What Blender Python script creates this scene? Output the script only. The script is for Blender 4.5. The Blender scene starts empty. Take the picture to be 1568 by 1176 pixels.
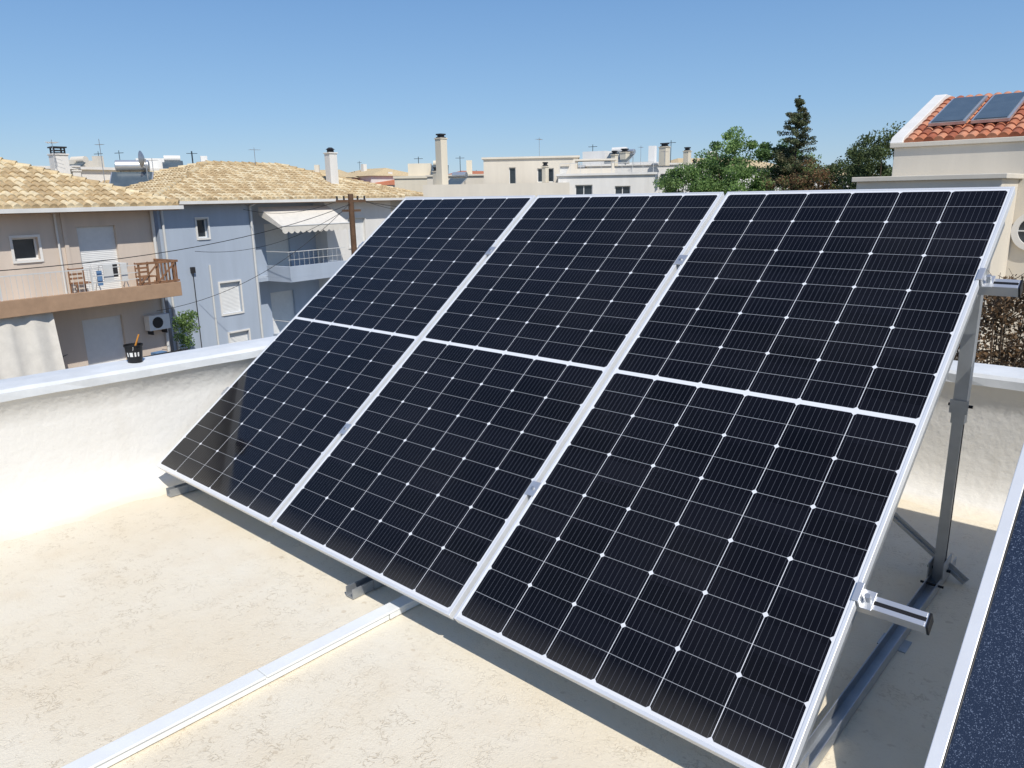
import bpy, math, random
import numpy as np
from mathutils import Vector, Matrix
random.seed(7); rng=np.random.default_rng(7)
scene=bpy.context.scene
GZ=-7.0

# ---------------------------------------------------------------- materials
def new_mat(name):
    m=bpy.data.materials.new(name); m.use_nodes=True
    nt=m.node_tree; b=nt.nodes['Principled BSDF']
    return m,nt,b
def mat(name,col,rough=.7,var=.12,scale=3.0,bump=0.0,bscale=40.0,metal=0.0,spec=.3,detail=6,streak=False):
    m,nt,b=new_mat(name)
    tc=nt.nodes.new('ShaderNodeTexCoord')
    src=tc.outputs['Object']
    if streak:
        mp=nt.nodes.new('ShaderNodeMapping'); mp.inputs['Scale'].default_value=(1,1,.15)
        nt.links.new(src,mp.inputs[0]); src=mp.outputs[0]
    n=nt.nodes.new('ShaderNodeTexNoise'); n.inputs['Scale'].default_value=scale; n.inputs['Detail'].default_value=detail
    n.inputs['Roughness'].default_value=.65
    nt.links.new(src,n.inputs['Vector'])
    r=nt.nodes.new('ShaderNodeValToRGB')
    c0=[max(0,c*(1-var)) for c in col]; c1=[min(1,c*(1+var)) for c in col]
    r.color_ramp.elements[0].position=.3; r.color_ramp.elements[1].position=.7
    r.color_ramp.elements[0].color=(*c0,1); r.color_ramp.elements[1].color=(*c1,1)
    nt.links.new(n.outputs[0],r.inputs[0]); nt.links.new(r.outputs[0],b.inputs['Base Color'])
    b.inputs['Roughness'].default_value=rough; b.inputs['Metallic'].default_value=metal
    b.inputs['Specular IOR Level'].default_value=spec
    if bump>0:
        n2=nt.nodes.new('ShaderNodeTexNoise'); n2.inputs['Scale'].default_value=bscale; n2.inputs['Detail'].default_value=5
        nt.links.new(tc.outputs['Object'],n2.inputs['Vector'])
        bp=nt.nodes.new('ShaderNodeBump'); bp.inputs['Strength'].default_value=bump; bp.inputs['Distance'].default_value=.01
        nt.links.new(n2.outputs[0],bp.inputs['Height']); nt.links.new(bp.outputs[0],b.inputs['Normal'])
    return m

M={}
M['alu']=mat('aluminium',(.66,.67,.68),.38,.05,6,metal=.7,spec=.5)
M['frame']=mat('anodised_frame',(.76,.77,.78),.42,.05,5,metal=.3,spec=.5)
M['galv']=mat('galvanised_steel',(.42,.44,.46),.45,.12,9,metal=.7,spec=.5)
M['black']=mat('black_plastic',(.015,.015,.016),.45,.2,9)
M['backsheet']=mat('backsheet',(.7,.7,.7),.6,.03)
M['cap']=mat('parapet_cap_paint',(.68,.70,.71),.6,.12,3.5,bump=.2,bscale=12)
M['trunk_w']=mat('white_pvc',(.78,.79,.77),.4,.07,4)
M['beige']=mat('beige_render',(.62,.53,.445),.85,.08,1.2,bump=.1,streak=True)
M['beige_d']=mat('brown_fascia',(.40,.26,.165),.8,.12,3)
M['blue']=mat('blue_render',(.40,.46,.545),.85,.07,1.2,streak=True)
M['white']=mat('white_render',(.74,.72,.68),.8,.07,1.5,streak=True)
M['cream']=mat('cream_render',(.70,.63,.50),.85,.07,1.0,streak=True)
M['cream2']=mat('pale_render',(.70,.64,.54),.85,.07,1.0,streak=True)
M['shut']=mat('roller_shutter',(.74,.74,.72),.55,.04,6)
M['glassd']=mat('window_glass',(.03,.04,.05),.08,.3,2,spec=.6)
M['wood']=mat('wood',(.25,.13,.07),.7,.3,8)
M['polew']=mat('pole_wood',(.13,.075,.045),.8,.3,8)
M['fabric']=mat('awning_fabric',(.68,.64,.57),.9,.08,4)
M['rail']=mat('painted_rail',(.62,.62,.60),.5,.05)
M['dark']=mat('dark_metal',(.03,.03,.032),.5,.2)
M['blueclo']=mat('blue_cloth',(.12,.22,.38),.9,.2,8)
M['orange']=mat('orange_plastic',(.6,.25,.04),.5,.1)
M['ty1']=mat('tile_yellow_a',(.58,.45,.265),.85,.25,6)
M['ty2']=mat('tile_yellow_b',(.46,.34,.19),.85,.25,6)
M['ty3']=mat('tile_yellow_c',(.66,.55,.36),.85,.22,6)
M['tr1']=mat('tile_red_a',(.46,.17,.09),.85,.25,6)
M['tr2']=mat('tile_red_b',(.34,.11,.06),.85,.25,6)
M['tr3']=mat('tile_red_c',(.54,.24,.14),.85,.22,6)
M['bark']=mat('bark',(.11,.08,.055),.9,.3,8,bump=.4)
M['asphalt']=mat('asphalt',(.06,.06,.06),.9,.15,2)
def leafmat(name,col,tf=.3):
    m,nt,b=new_mat(name)
    tc=nt.nodes.new('ShaderNodeTexCoord'); n=nt.nodes.new('ShaderNodeTexNoise'); n.inputs['Scale'].default_value=1.3
    nt.links.new(tc.outputs['Object'],n.inputs['Vector'])
    r=nt.nodes.new('ShaderNodeValToRGB'); r.color_ramp.elements[0].position=.35; r.color_ramp.elements[1].position=.65
    r.color_ramp.elements[0].color=(*[c*.7 for c in col],1); r.color_ramp.elements[1].color=(*[c*1.3 for c in col],1)
    nt.links.new(n.outputs[0],r.inputs[0]); nt.links.new(r.outputs[0],b.inputs['Base Color'])
    b.inputs['Roughness'].default_value=.6; b.inputs['Specular IOR Level'].default_value=.25
    tr=nt.nodes.new('ShaderNodeBsdfTranslucent'); nt.links.new(r.outputs[0],tr.inputs[0])
    mx=nt.nodes.new('ShaderNodeMixShader'); mx.inputs[0].default_value=tf
    out=nt.nodes['Material Output']
    nt.links.new(b.outputs[0],mx.inputs[1]); nt.links.new(tr.outputs[0],mx.inputs[2]); nt.links.new(mx.outputs[0],out.inputs[0])
    return m
LG=[leafmat('leaf_green_a',(.20,.31,.10),.4),leafmat('leaf_green_b',(.27,.39,.14),.4),leafmat('leaf_green_c',(.12,.21,.07),.4)]
LD=[leafmat('leaf_dark_a',(.12,.16,.06)),leafmat('leaf_dark_b',(.16,.20,.08)),leafmat('leaf_dark_c',(.07,.10,.04))]
LC=[leafmat('conifer_a',(.13,.16,.08)),leafmat('conifer_b',(.20,.19,.10)),leafmat('conifer_c',(.08,.11,.055))]
LB=[leafmat('dry_leaf_a',(.20,.12,.06)),leafmat('dry_leaf_b',(.27,.17,.09)),leafmat('dry_leaf_c',(.11,.075,.045))]

# ---- node helper
def mk(nt):
    def mm(op,a,b=None,c=None):
        n=nt.nodes.new('ShaderNodeMath'); n.operation=op
        for i,v in enumerate((a,b,c)):
            if v is None: continue
            if isinstance(v,(int,float)): n.inputs[i].default_value=v
            else: nt.links.new(v,n.inputs[i])
        return n.outputs[0]
    def mix(f,a,b):
        n=nt.nodes.new('ShaderNodeMix'); n.data_type='RGBA'
        for i,v in ((0,f),(6,a),(7,b)):
            if isinstance(v,(int,float)): n.inputs[i].default_value=v
            elif isinstance(v,tuple): n.inputs[i].default_value=(*v,1)
            else: nt.links.new(v,n.inputs[i])
        return n.outputs[2]
    return mm,mix
def cell_material():
    m,nt,b=new_mat('solar_cells')
    mm,mix=mk(nt)
    uv=nt.nodes.new('ShaderNodeUVMap'); sp=nt.nodes.new('ShaderNodeSeparateXYZ'); nt.links.new(uv.outputs[0],sp.inputs[0])
    U,V=sp.outputs[0],sp.outputs[1]
    pu=.1835; pv=.0925
    cu=mm('SUBTRACT',U,.0165); cun=mm('DIVIDE',cu,pu)
    fu=mm('FRACT',cun); du=mm('MULTIPLY',mm('MINIMUM',fu,mm('SUBTRACT',1,fu)),pu)
    vp=mm('SUBTRACT',mm('ABSOLUTE',mm('SUBTRACT',V,1.1395)),.0085)
    vn=mm('DIVIDE',vp,pv); fv=mm('FRACT',vn); dv=mm('MULTIPLY',mm('MINIMUM',fv,mm('SUBTRACT',1,fv)),pv)
    vn2=mm('DIVIDE',vp,2*pv); fv2=mm('FRACT',vn2); dv2=mm('MULTIPLY',mm('MINIMUM',fv2,mm('SUBTRACT',1,fv2)),2*pv)
    masks=[mm('LESS_THAN',du,.0010),mm('LESS_THAN',mm('ADD',du,dv2),.0095),
           mm('LESS_THAN',vp,0.0),mm('GREATER_THAN',vp,12*pv),mm('LESS_THAN',cu,0.0),mm('GREATER_THAN',cu,6*pu)]
    g=masks[0]
    for k in masks[1:]: g=mm('MAXIMUM',g,k)
    row=mm('LESS_THAN',dv,.0008)
    fb=mm('FRACT',mm('MULTIPLY',fu,10.0)); bus=mm('LESS_THAN',mm('ABSOLUTE',mm('SUBTRACT',fb,.5)),.03)
    cmb=nt.nodes.new('ShaderNodeCombineXYZ'); nt.links.new(mm('FLOOR',cun),cmb.inputs[0]); nt.links.new(mm('FLOOR',mm('DIVIDE',V,pv)),cmb.inputs[1])
    wn=nt.nodes.new('ShaderNodeTexWhiteNoise'); nt.links.new(cmb.outputs[0],wn.inputs[0])
    cell=mix(wn.outputs[0],(.0022,.0022,.0034),(.0048,.0049,.0075))
    c=mix(mm('MULTIPLY',bus,.6),cell,(.11,.115,.135))
    c=mix(mm('MULTIPLY',row,.5),c,(.62,.64,.67))
    c=mix(g,c,(.72,.73,.75))
    tc=nt.nodes.new('ShaderNodeTexCoord')
    n=nt.nodes.new('ShaderNodeTexNoise'); n.inputs['Scale'].default_value=1.6; n.inputs['Detail'].default_value=9; nt.links.new(tc.outputs['Object'],n.inputs['Vector'])
    dl=nt.nodes.new('ShaderNodeMapRange'); dl.inputs[1].default_value=.10; dl.inputs[2].default_value=.01; nt.links.new(V,dl.inputs[0])
    dust=mm('ADD',mm('MULTIPLY',mm('POWER',n.outputs[0],2.5),.035),mm('MULTIPLY',mm('MULTIPLY',dl.outputs[0],n.outputs[0]),.12))
    c=mix(dust,c,(.5,.46,.40))
    nt.links.new(c,b.inputs['Base Color'])
    nt.links.new(mm('ADD',mm('MULTIPLY',n.outputs[0],.14),.02),b.inputs['Roughness'])
    b.inputs['IOR'].default_value=1.32
    n3=nt.nodes.new('ShaderNodeTexNoise'); n3.inputs['Scale'].default_value=5; n3.inputs['Detail'].default_value=2; nt.links.new(tc.outputs['Object'],n3.inputs['Vector'])
    bp=nt.nodes.new('ShaderNodeBump'); bp.inputs['Strength'].default_value=.2; bp.inputs['Distance'].default_value=.004
    nt.links.new(n3.outputs[0],bp.inputs['Height']); nt.links.new(bp.outputs[0],b.inputs['Normal'])
    return m
M['cells']=cell_material()
def collector_material():
    m,nt,b=new_mat('collector_glass'); mm,mix=mk(nt)
    tc=nt.nodes.new('ShaderNodeTexCoord')
    v=nt.nodes.new('ShaderNodeTexVoronoi'); v.inputs['Scale'].default_value=420; nt.links.new(tc.outputs['Object'],v.inputs['Vector'])
    n=nt.nodes.new('ShaderNodeTexNoise'); n.inputs['Scale'].default_value=330; nt.links.new(tc.outputs['Object'],n.inputs['Vector'])
    n4=nt.nodes.new('ShaderNodeTexNoise'); n4.inputs['Scale'].default_value=3; n4.inputs['Detail'].default_value=5; nt.links.new(tc.outputs['Object'],n4.inputs['Vector'])
    base=mix(n4.outputs[0],(.012,.020,.040),(.024,.037,.068))
    c=mix(mm('GREATER_THAN',n.outputs[0],.62),base,(.12,.15,.21))
    nt.links.new(c,b.inputs['Base Color']); b.inputs['Roughness'].default_value=.32; b.inputs['IOR'].default_value=1.45
    bp=nt.nodes.new('ShaderNodeBump'); bp.inputs['Strength'].default_value=.35; bp.inputs['Distance'].default_value=.001
    nt.links.new(v.outputs[0],bp.inputs['Height']); nt.links.new(bp.outputs[0],b.inputs['Normal'])
    return m
M['coll']=collector_material()
def tank_glass():
    m,nt,b=new_mat('flat_collector_glass'); mm,mix=mk(nt)
    tc=nt.nodes.new('ShaderNodeTexCoord'); n=nt.nodes.new('ShaderNodeTexNoise'); n.inputs['Scale'].default_value=2; nt.links.new(tc.outputs['Object'],n.inputs['Vector'])
    nt.links.new(mix(n.outputs[0],(.05,.07,.085),(.11,.14,.16)),b.inputs['Base Color']); b.inputs['Roughness'].default_value=.2; return m
M['fcol']=tank_glass()
def floor_material():
    m,nt,b=new_mat('roof_floor_coating'); mm,mix=mk(nt)
    tc=nt.nodes.new('ShaderNodeTexCoord'); P=tc.outputs['Object']
    def noise(s,d=6,r=.6,dist=0):
        n=nt.nodes.new('ShaderNodeTexNoise'); n.inputs['Scale'].default_value=s; n.inputs['Detail'].default_value=d; n.inputs['Roughness'].default_value=r
        n.inputs['Distortion'].default_value=dist
        nt.links.new(P,n.inputs['Vector']); return n.outputs[0]
    def ramp(s,a,bb):
        r=nt.nodes.new('ShaderNodeMapRange'); r.inputs[1].default_value=a; r.inputs[2].default_value=bb; r.clamp=True
        nt.links.new(s,r.inputs[0]); return r.outputs[0]
    big=noise(1.1,5,.6); mid=noise(5,6,.6); fine=noise(60,4,.65,1.0); grit=noise(180,3,.6)
    c=mix(ramp(big,.35,.68),(.76,.665,.505),(.80,.735,.60))
    c=mix(mm('MULTIPLY',ramp(mid,.5,.75),.35),c,(.70,.58,.41))
    patch=ramp(noise(1.7,3,.5),.40,.62)
    wv=mm('ABSOLUTE',mm('SUBTRACT',noise(30,3,.55,.6),.5))
    worm=mm('MULTIPLY',mm('SUBTRACT',1,ramp(wv,.0,.03)),ramp(noise(13,2,.5),.48,.58))
    c=mix(mm('MULTIPLY',mm('MULTIPLY',worm,patch),.6),c,(.46,.37,.25))
    c=mix(mm('MULTIPLY',ramp(fine,.59,.70),mm('ADD',mm('MULTIPLY',patch,.40),.10)),c,(.50,.41,.28))
    c=mix(mm('MULTIPLY',ramp(noise(24,2,.5),.67,.73),.4),c,(.50,.39,.26))
    nt.links.new(c,b.inputs['Base Color']); b.inputs['Roughness'].default_value=.8; b.inputs['Specular IOR Level'].default_value=.2
    h=mm('ADD',mm('MULTIPLY',fine,.7),mm('ADD',mm('MULTIPLY',grit,.5),mm('MULTIPLY',mid,.9)))
    h=mm('SUBTRACT',h,mm('MULTIPLY',worm,.4))
    bp=nt.nodes.new('ShaderNodeBump'); bp.inputs['Strength'].default_value=.45; bp.inputs['Distance'].default_value=.007
    nt.links.new(h,bp.inputs['Height']); nt.links.new(bp.outputs[0],b.inputs['Normal'])
    return m
M['floor']=floor_material()
def wall_material():
    m,nt,b=new_mat('parapet_paint'); mm,mix=mk(nt)
    tc=nt.nodes.new('ShaderNodeTexCoord'); P=tc.outputs['Object']
    n=nt.nodes.new('ShaderNodeTexNoise'); n.inputs['Scale'].default_value=2.2; n.inputs['Detail'].default_value=7; nt.links.new(P,n.inputs['Vector'])
    n2=nt.nodes.new('ShaderNodeTexNoise'); n2.inputs['Scale'].default_value=28; n2.inputs['Detail'].default_value=6; nt.links.new(P,n2.inputs['Vector'])
    mp=nt.nodes.new('ShaderNodeMapping'); mp.inputs['Scale'].default_value=(9,9,.8); nt.links.new(P,mp.inputs[0])
    n3=nt.nodes.new('ShaderNodeTexNoise'); n3.inputs['Scale'].default_value=1; n3.inputs['Detail'].default_value=5; nt.links.new(mp.outputs[0],n3.inputs['Vector'])
    sp=nt.nodes.new('ShaderNodeSeparateXYZ'); nt.links.new(P,sp.inputs[0])
    c=mix(n.outputs[0],(.70,.675,.62),(.80,.78,.735))
    st=nt.nodes.new('ShaderNodeMapRange'); st.inputs[1].default_value=.55; st.inputs[2].default_value=.75; nt.links.new(n3.outputs[0],st.inputs[0])
    c=mix(mm('MULTIPLY',st.outputs[0],.22),c,(.55,.50,.42))
    low=nt.nodes.new('ShaderNodeMapRange'); low.inputs[1].default_value=.030; low.inputs[2].default_value=.0
    nt.links.new(mm('ADD',sp.outputs[2],mm('MULTIPLY',mm('SUBTRACT',n.outputs[0],.5),.08)),low.inputs[0])
    c=mix(mm('MULTIPLY',low.outputs[0],.95),c,(.78,.70,.55))
    nt.links.new(c,b.inputs['Base Color']); b.inputs['Roughness'].default_value=.75; b.inputs['Specular IOR Level'].default_value=.25
    bp=nt.nodes.new('ShaderNodeBump'); bp.inputs['Strength'].default_value=.55; bp.inputs['Distance'].default_value=.007
    nt.links.new(mm('ADD',n2.outputs[0],mm('MULTIPLY',n.outputs[0],2)),bp.inputs['Height']); nt.links.new(bp.outputs[0],b.inputs['Normal'])
    return m
M['pwall']=wall_material()

# ---------------------------------------------------------------- mesh builder
def empty(name,loc=(0,0,0),rz=0.0):
    e=bpy.data.objects.new(name,None); e.empty_display_size=.3
    e.location=loc; e.rotation_euler=(0,0,rz); scene.collection.objects.link(e); return e
class B:
    def __init__(s,name,mats,parent=None,M4=None):
        s.name=name; s.mats=mats; s.parent=parent; s.v=[]; s.f=[]; s.m=[]; s.T=M4; s.smooth=set()
    def add(s,vs,fs,mi=0,sm=False):
        o=len(s.v)
        for p in vs:
            p=Vector(p)
            if s.T is not None: p=s.T@p
            s.v.append(tuple(p))
        for f in fs:
            if sm: s.smooth.add(len(s.f))
            s.f.append(tuple(i+o for i in f)); s.m.append(mi)
    def box(s,x0,x1,y0,y1,z0,z1,mi=0):
        s.add([(x0,y0,z0),(x1,y0,z0),(x1,y1,z0),(x0,y1,z0),(x0,y0,z1),(x1,y0,z1),(x1,y1,z1),(x0,y1,z1)],
              [(0,3,2,1),(4,5,6,7),(0,1,5,4),(1,2,6,5),(2,3,7,6),(3,0,4,7)],mi)
    def poly(s,pts,mi=0): s.add(pts,[tuple(range(len(pts)))],mi)
    def cyl(s,p0,p1,r,mi=0,n=10,r1=None,cap=True):
        p0=Vector(p0);p1=Vector(p1);d=(p1-p0)
        if d.length<1e-6: return
        r1=r if r1 is None else r1
        q=d.normalized().to_track_quat('Z','Y')
        vs=[];fs=[]
        for k in range(n):
            a=2*math.pi*k/n; vs.append(p0+q@Vector((math.cos(a)*r,math.sin(a)*r,0)))
        for k in range(n):
            a=2*math.pi*k/n; vs.append(p1+q@Vector((math.cos(a)*r1,math.sin(a)*r1,0)))
        for k in range(n): fs.append((k,(k+1)%n,n+(k+1)%n,n+k))
        s.add(vs,fs,mi,True)
        if cap:
            s.add(vs[:n],[tuple(reversed(range(n)))],mi); s.add(vs[n:],[tuple(range(n))],mi)
    def beam(s,p0,p1,w,h,mi=0,up=(0,0,1)):
        p0=Vector(p0);p1=Vector(p1);d=(p1-p0).normalized();u=Vector(up)
        sx=d.cross(u).normalized(); uy=sx.cross(d).normalized()
        vs=[]
        for p in (p0,p1):
            for a,b_ in ((-1,-1),(1,-1),(1,1),(-1,1)): vs.append(p+sx*a*w/2+uy*b_*h/2)
        s.add(vs,[(0,1,2,3),(7,6,5,4),(0,4,5,1),(1,5,6,2),(2,6,7,3),(3,7,4,0)],mi)
    def done(s,bevel=0,uvs=None):
        me=bpy.data.meshes.new(s.name); me.from_pydata(s.v,[],s.f)
        for m in s.mats: me.materials.append(M[m] if isinstance(m,str) else m)
        me.polygons.foreach_set('material_index',s.m)
        me.polygons.foreach_set('use_smooth',[i in s.smooth for i in range(len(s.f))])
        me.update()
        ob=bpy.data.objects.new(s.name,me); scene.collection.objects.link(ob)
        if s.parent: ob.parent=s.parent
        if bevel>0:
            md=ob.modifiers.new('bevel','BEVEL'); md.width=bevel; md.segments=2; md.limit_method='ANGLE'
        return ob

# ---------------------------------------------------------------- own roof
X0,X1,Y0,Y1=-4.13,4.2,-4.2,4.05
fl=B('roof_floor',['floor'])
fl.poly([(X0-.05,Y0-.05,0),(X1+.05,Y0-.05,0),(X1+.05,Y1+.05,0),(X0-.05,Y1+.05,0)]); fl.done()
prof=[(.22,-.002),(.17,.004),(.11,.020),(.06,.05),(.025,.10),(.008,.17),(0,.3),(0,.45),(0,.598),(.022,.600),(.024,.640),(.012,.656),(-.10,.664),(-.215,.662),(-.232,.652),(-.234,.605),(-.21,.600),(-.21,GZ)]
pw=B('parapet_wall',['pwall','cap'])
nseg=60
def rr(): return random.uniform(-1,1)
for side in range(4):
    cols=[]
    for k in range(nseg+1):
        t=k/nseg; w=0 if k in(0,nseg) else 1
        j=[rr()*w*.0022 for _ in prof]; jj=math.sin(t*23+side)*.004*w; foot=rr()*w*.04+math.sin(t*31)*.025*w
        col=[]
        for i,((d,z),jz) in enumerate(zip(prof,j)):
            if i<3: d=d+foot*(3-i)/3
            xa,xb,ya,yb=X0+d,X1-d,Y0+d,Y1-d
            c=[(xa,ya),(xa,yb),(xb,yb),(xb,ya)]
            p=c[side];q=c[(side+1)%4]
            z2=z+(jz+jj*.5 if .01<z<.7 else 0)
            off=(jz*1.2 if z>.1 else 0) if z>-1 else 0
            nx,ny=[(1,0),(0,-1),(-1,0),(0,1)][side]
            col.append((p[0]+(q[0]-p[0])*t+nx*off,p[1]+(q[1]-p[1])*t+ny*off,z2))
        cols.append(col)
    n=len(prof)
    vs=[p for c in cols for p in c]
    for i in range(n-1):
        mi=1 if 8<=i<=15 else 0
        fs=[(k*n+i,(k+1)*n+i,(k+1)*n+i+1,k*n+i+1) for k in range(nseg)]
        if i==0:
            base=len(pw.v); pw.v.extend(vs)
        for f in fs:
            if i<8: pw.smooth.add(len(pw.f))
            pw.f.append(tuple(reversed([base+x for x in f]))); pw.m.append(mi)
pw.done()
# ---------------------------------------------------------------- solar array
TILT=math.radians(37.0)
OX,OY,OZ=-3.984,1.51,.14
AM=Matrix.Translation((OX,OY,OZ))@Matrix.Rotation(TILT,4,'X')   # local: x along rail, y up-slope, z normal
PW,PH,GAP=1.134,2.279,.020
def panel(i):
    root=empty('solar_panel'); root.matrix_world=AM@Matrix.Translation((i*(PW+GAP),0,0))
    fr=B('frame',['frame','backsheet'],root)
    L=.011; D=-.035
    fr.box(0,L,0,PH,D,0); fr.box(PW-L,PW,0,PH,D,0)
    fr.box(L,PW-L,0,L,D,-.0003); fr.box(L,PW-L,PH-L,PH,D,-.0003)
    fr.box(L,PW-L,L,PH-L,-.009,-.006,1)
    fr.box(PW/2-.12,PW/2+.12,PH/2-.04,PH/2+.04,-.028,-.0095,1)
    fr.done(bevel=.0012)
    me=bpy.data.meshes.new('cell_glass')
    me.from_pydata([(L,L,-.0018),(PW-L,L,-.0018),(PW-L,PH-L,-.0018),(L,PH-L,-.0018)],[],[(0,1,2,3)])
    uv=me.uv_layers.new(name='UVMap')
    for k,c in enumerate([(L,L),(PW-L,L),(PW-L,PH-L),(L,PH-L)]): uv.data[k].uv=c
    me.materials.append(M['cells'])
    o=bpy.data.objects.new('cell_glass',me); scene.collection.objects.link(o); o.parent=root
for i in range(3): panel(i)
AW=3*PW+2*GAP
root=empty('panel_mounting_frame')
r=B('rails',['alu','black'],root,AM)
RB=(.54,1.80)
for b in RB:
    xe=AW+.165 if b<1 else AW+.11
    r.box(-.03,xe,b-.02,b+.02,-.0755,-.0355)
    r.box(-.03,xe-.004,b-.020,b-.006,-.0354,-.0340); r.box(-.03,xe-.004,b+.006,b+.020,-.0354,-.0340)
    r.box(-.03,xe-.003,b-.006,b+.006,-.0354,-.0351,1)
    r.box(xe,xe+.006,b-.021,b+.021,-.077,-.0335,1)
r.done(bevel=.0008)
c=B('clamps',['alu','galv'],root,AM)
for b in RB:
    for a in (PW+GAP/2,2*PW+1.5*GAP):
        c.box(a-.021,a+.021,b-.03,b+.03,.0005,.0045)
        c.cyl((a,b,.004),(a,b,.010),.0065,1,8)
    for a,sg in ((-.002,-1),(AW+.002,1)):
        c.box(min(a,a+sg*.034),max(a,a+sg*.034),b-.028,b+.028,-.033,-.028)
        c.box(min(a+sg*.001,a+sg*.006),max(a+sg*.001,a+sg*.006),b-.028,b+.028,-.028,.0005)
        c.box(min(a-sg*.012,a+sg*.006),max(a-sg*.012,a+sg*.006),b-.028,b+.028,.0006,.005)
        c.cyl((a+sg*.020,b,-.028),(a+sg*.020,b,-.004),.008,1,8)
c.done(bevel=.0008)
ra=B('rafters',['galv'],root,AM)
legs=(.14,1.73,3.405)
for a in legs:
    ra.box(a-.02,a-.017,.02,2.2,-.1165,-.0765); ra.box(a-.02,a+.02,.02,2.2,-.0795,-.0765); ra.box(a-.02,a+.02,.02,2.2,-.1165,-.1135); ra.box(a+.014,a+.02,.02,2.2,-.1135,-.0795)
ra.done()
lg=B('legs',['galv','black','alu'],root)
def zund(y): return OZ+(y-OY)*math.tan(TILT)-.1165/math.cos(TILT)
for a in legs:
    x=OX+a; yl=3.09
    lg.box(x-.022,x+.022,1.50,3.28,.004,.008); lg.box(x-.022,x-.019,1.50,3.28,.008,.045); lg.box(x+.019,x+.022,1.50,3.28,.008,.045)
    lg.box(x-.018,x+.018,yl-.018,yl+.018,.010,.76)
    lg.box(x+.0181,x+.0200,yl-.004,yl+.004,.05,.66,1)
    lg.box(x-.0225,x+.0225,yl-.0225,yl-.0185,.66,zund(yl)+.03,0); lg.box(x-.0225,x-.0185,yl-.0185,yl+.0225,.66,zund(yl)+.03,0); lg.box(x+.0185,x+.0225,yl-.0185,yl+.0225,.66,zund(yl)+.03,0)
    lg.box(x-.030,x+.030,yl-.030,yl-.0235,.70,.75,0); lg.cyl((x-.04,yl,.725),(x+.04,yl,.725),.006,1,8)
    lg.box(x+.0232,x+.027,yl-.06,yl+.06,.046,.11); lg.box(x-.027,x-.0232,yl-.06,yl+.06,.0,.10)
    lg.cyl((x-.04,yl,.06),(x+.04,yl,.06),.006,1,8); lg.cyl((x-.04,3.0,.03),(x+.04,3.0,.03),.005,1,8)
    lg.box(x+.0235,x+.0275,1.60,1.70,.006,.11); lg.cyl((x+.02,1.65,.07),(x+.04,1.65,.07),.007,1,8)
    lg.box(x-.045,x+.045,1.70,1.78,.0,.004); lg.box(x-.045,x+.045,2.5,2.58,.0,.0038)
xa=OX+legs[2]
lg.beam((xa+.09,3.125,.02),(xa-1.45,3.125,1.10),.035,.004,0,(0,1,0))
lg.beam((xa+.09,3.128,.02),(xa-1.45,3.128,1.10),.004,.035,0,(0,1,0))
lg.beam((OX+legs[0]+.02,3.13,.06),(OX+legs[0]+1.45,3.13,1.10),.03,.004,0,(0,1,0))
lg.done()
def cable(p0,p1,sag,r=.012,name='overhead_cable',parent=None):
    cu=bpy.data.curves.new(name,'CURVE'); cu.dimensions='3D'; cu.bevel_depth=r; cu.bevel_resolution=1
    s_=cu.splines.new('POLY'); n=24; s_.points.add(n)
    for k in range(n+1):
        t=k/n; q=Vector(p0).lerp(Vector(p1),t); q.z-=sag*4*t*(1-t); s_.points[k].co=(*q,1)
    cu.materials.append(M['black']); o=bpy.data.objects.new(name,cu); scene.collection.objects.link(o)
    if parent: o.parent=parent
for i in range(3):
    xx=OX+i*(PW+GAP); cable((xx+.4,2.42,.72),(xx+1.0,2.42,.72),.10,.003,'dc_cable',root)

# neighbouring collector on the right
root=empty('solar_thermal_collector'); root.matrix_world=AM
c=B('casing',['frame','black'],root)
cx=AW+.255; fw=.030
c.box(cx,cx+fw,-.55,2.2,-.085,.0); c.box(cx+fw,cx+1.9,-.55,-.518,-.085,-.0003); c.box(cx+fw,cx+1.9,2.168,2.2,-.085,-.0003); c.box(cx+1.9,cx+1.932,-.55,2.2,-.085,0)
c.box(cx+fw,cx+fw+.004,-.518,2.168,-.0075,-.0025,1); c.box(cx+fw+.0001,cx+1.8999,-.5179,2.1679,-.083,-.075,0)
c.done(bevel=.003)
g=B('absorber_glass',['coll'],root); g.poly([(cx+fw,-.518,-.008),(cx+1.9,-.518,-.008),(cx+1.9,2.168,-.008),(cx+fw,2.168,-.008)]); g.done()
sp=B('stand',['galv'],root)
for xx in (cx+.15,cx+1.7):
    sp.box(xx-.02,xx+.02,-.5,2.15,-.125,-.0855)
    sp.beam((xx,1.9,-.12),(xx,1.9-1.0*math.sin(TILT)*1.2,-.12-1.0*math.cos(TILT)*1.2),.04,.04,0,(1,0,0))
sp.done()

# conduit on the floor
cd=B('cable_trunking',['trunk_w'])
cd.box(-2.062,-2.008,-3.8,.30,.004,.028); cd.box(-2.060,-2.010,.303,1.50,.004,.0275); cd.box(-2.062,-2.008,1.503,2.9,.004,.0275)
cd.box(-2.066,-2.004,-3.8,1.0,.0285,.0372); cd.box(-2.065,-2.005,1.002,2.9,.0280,.036)
cd.done(bevel=.003)
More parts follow.
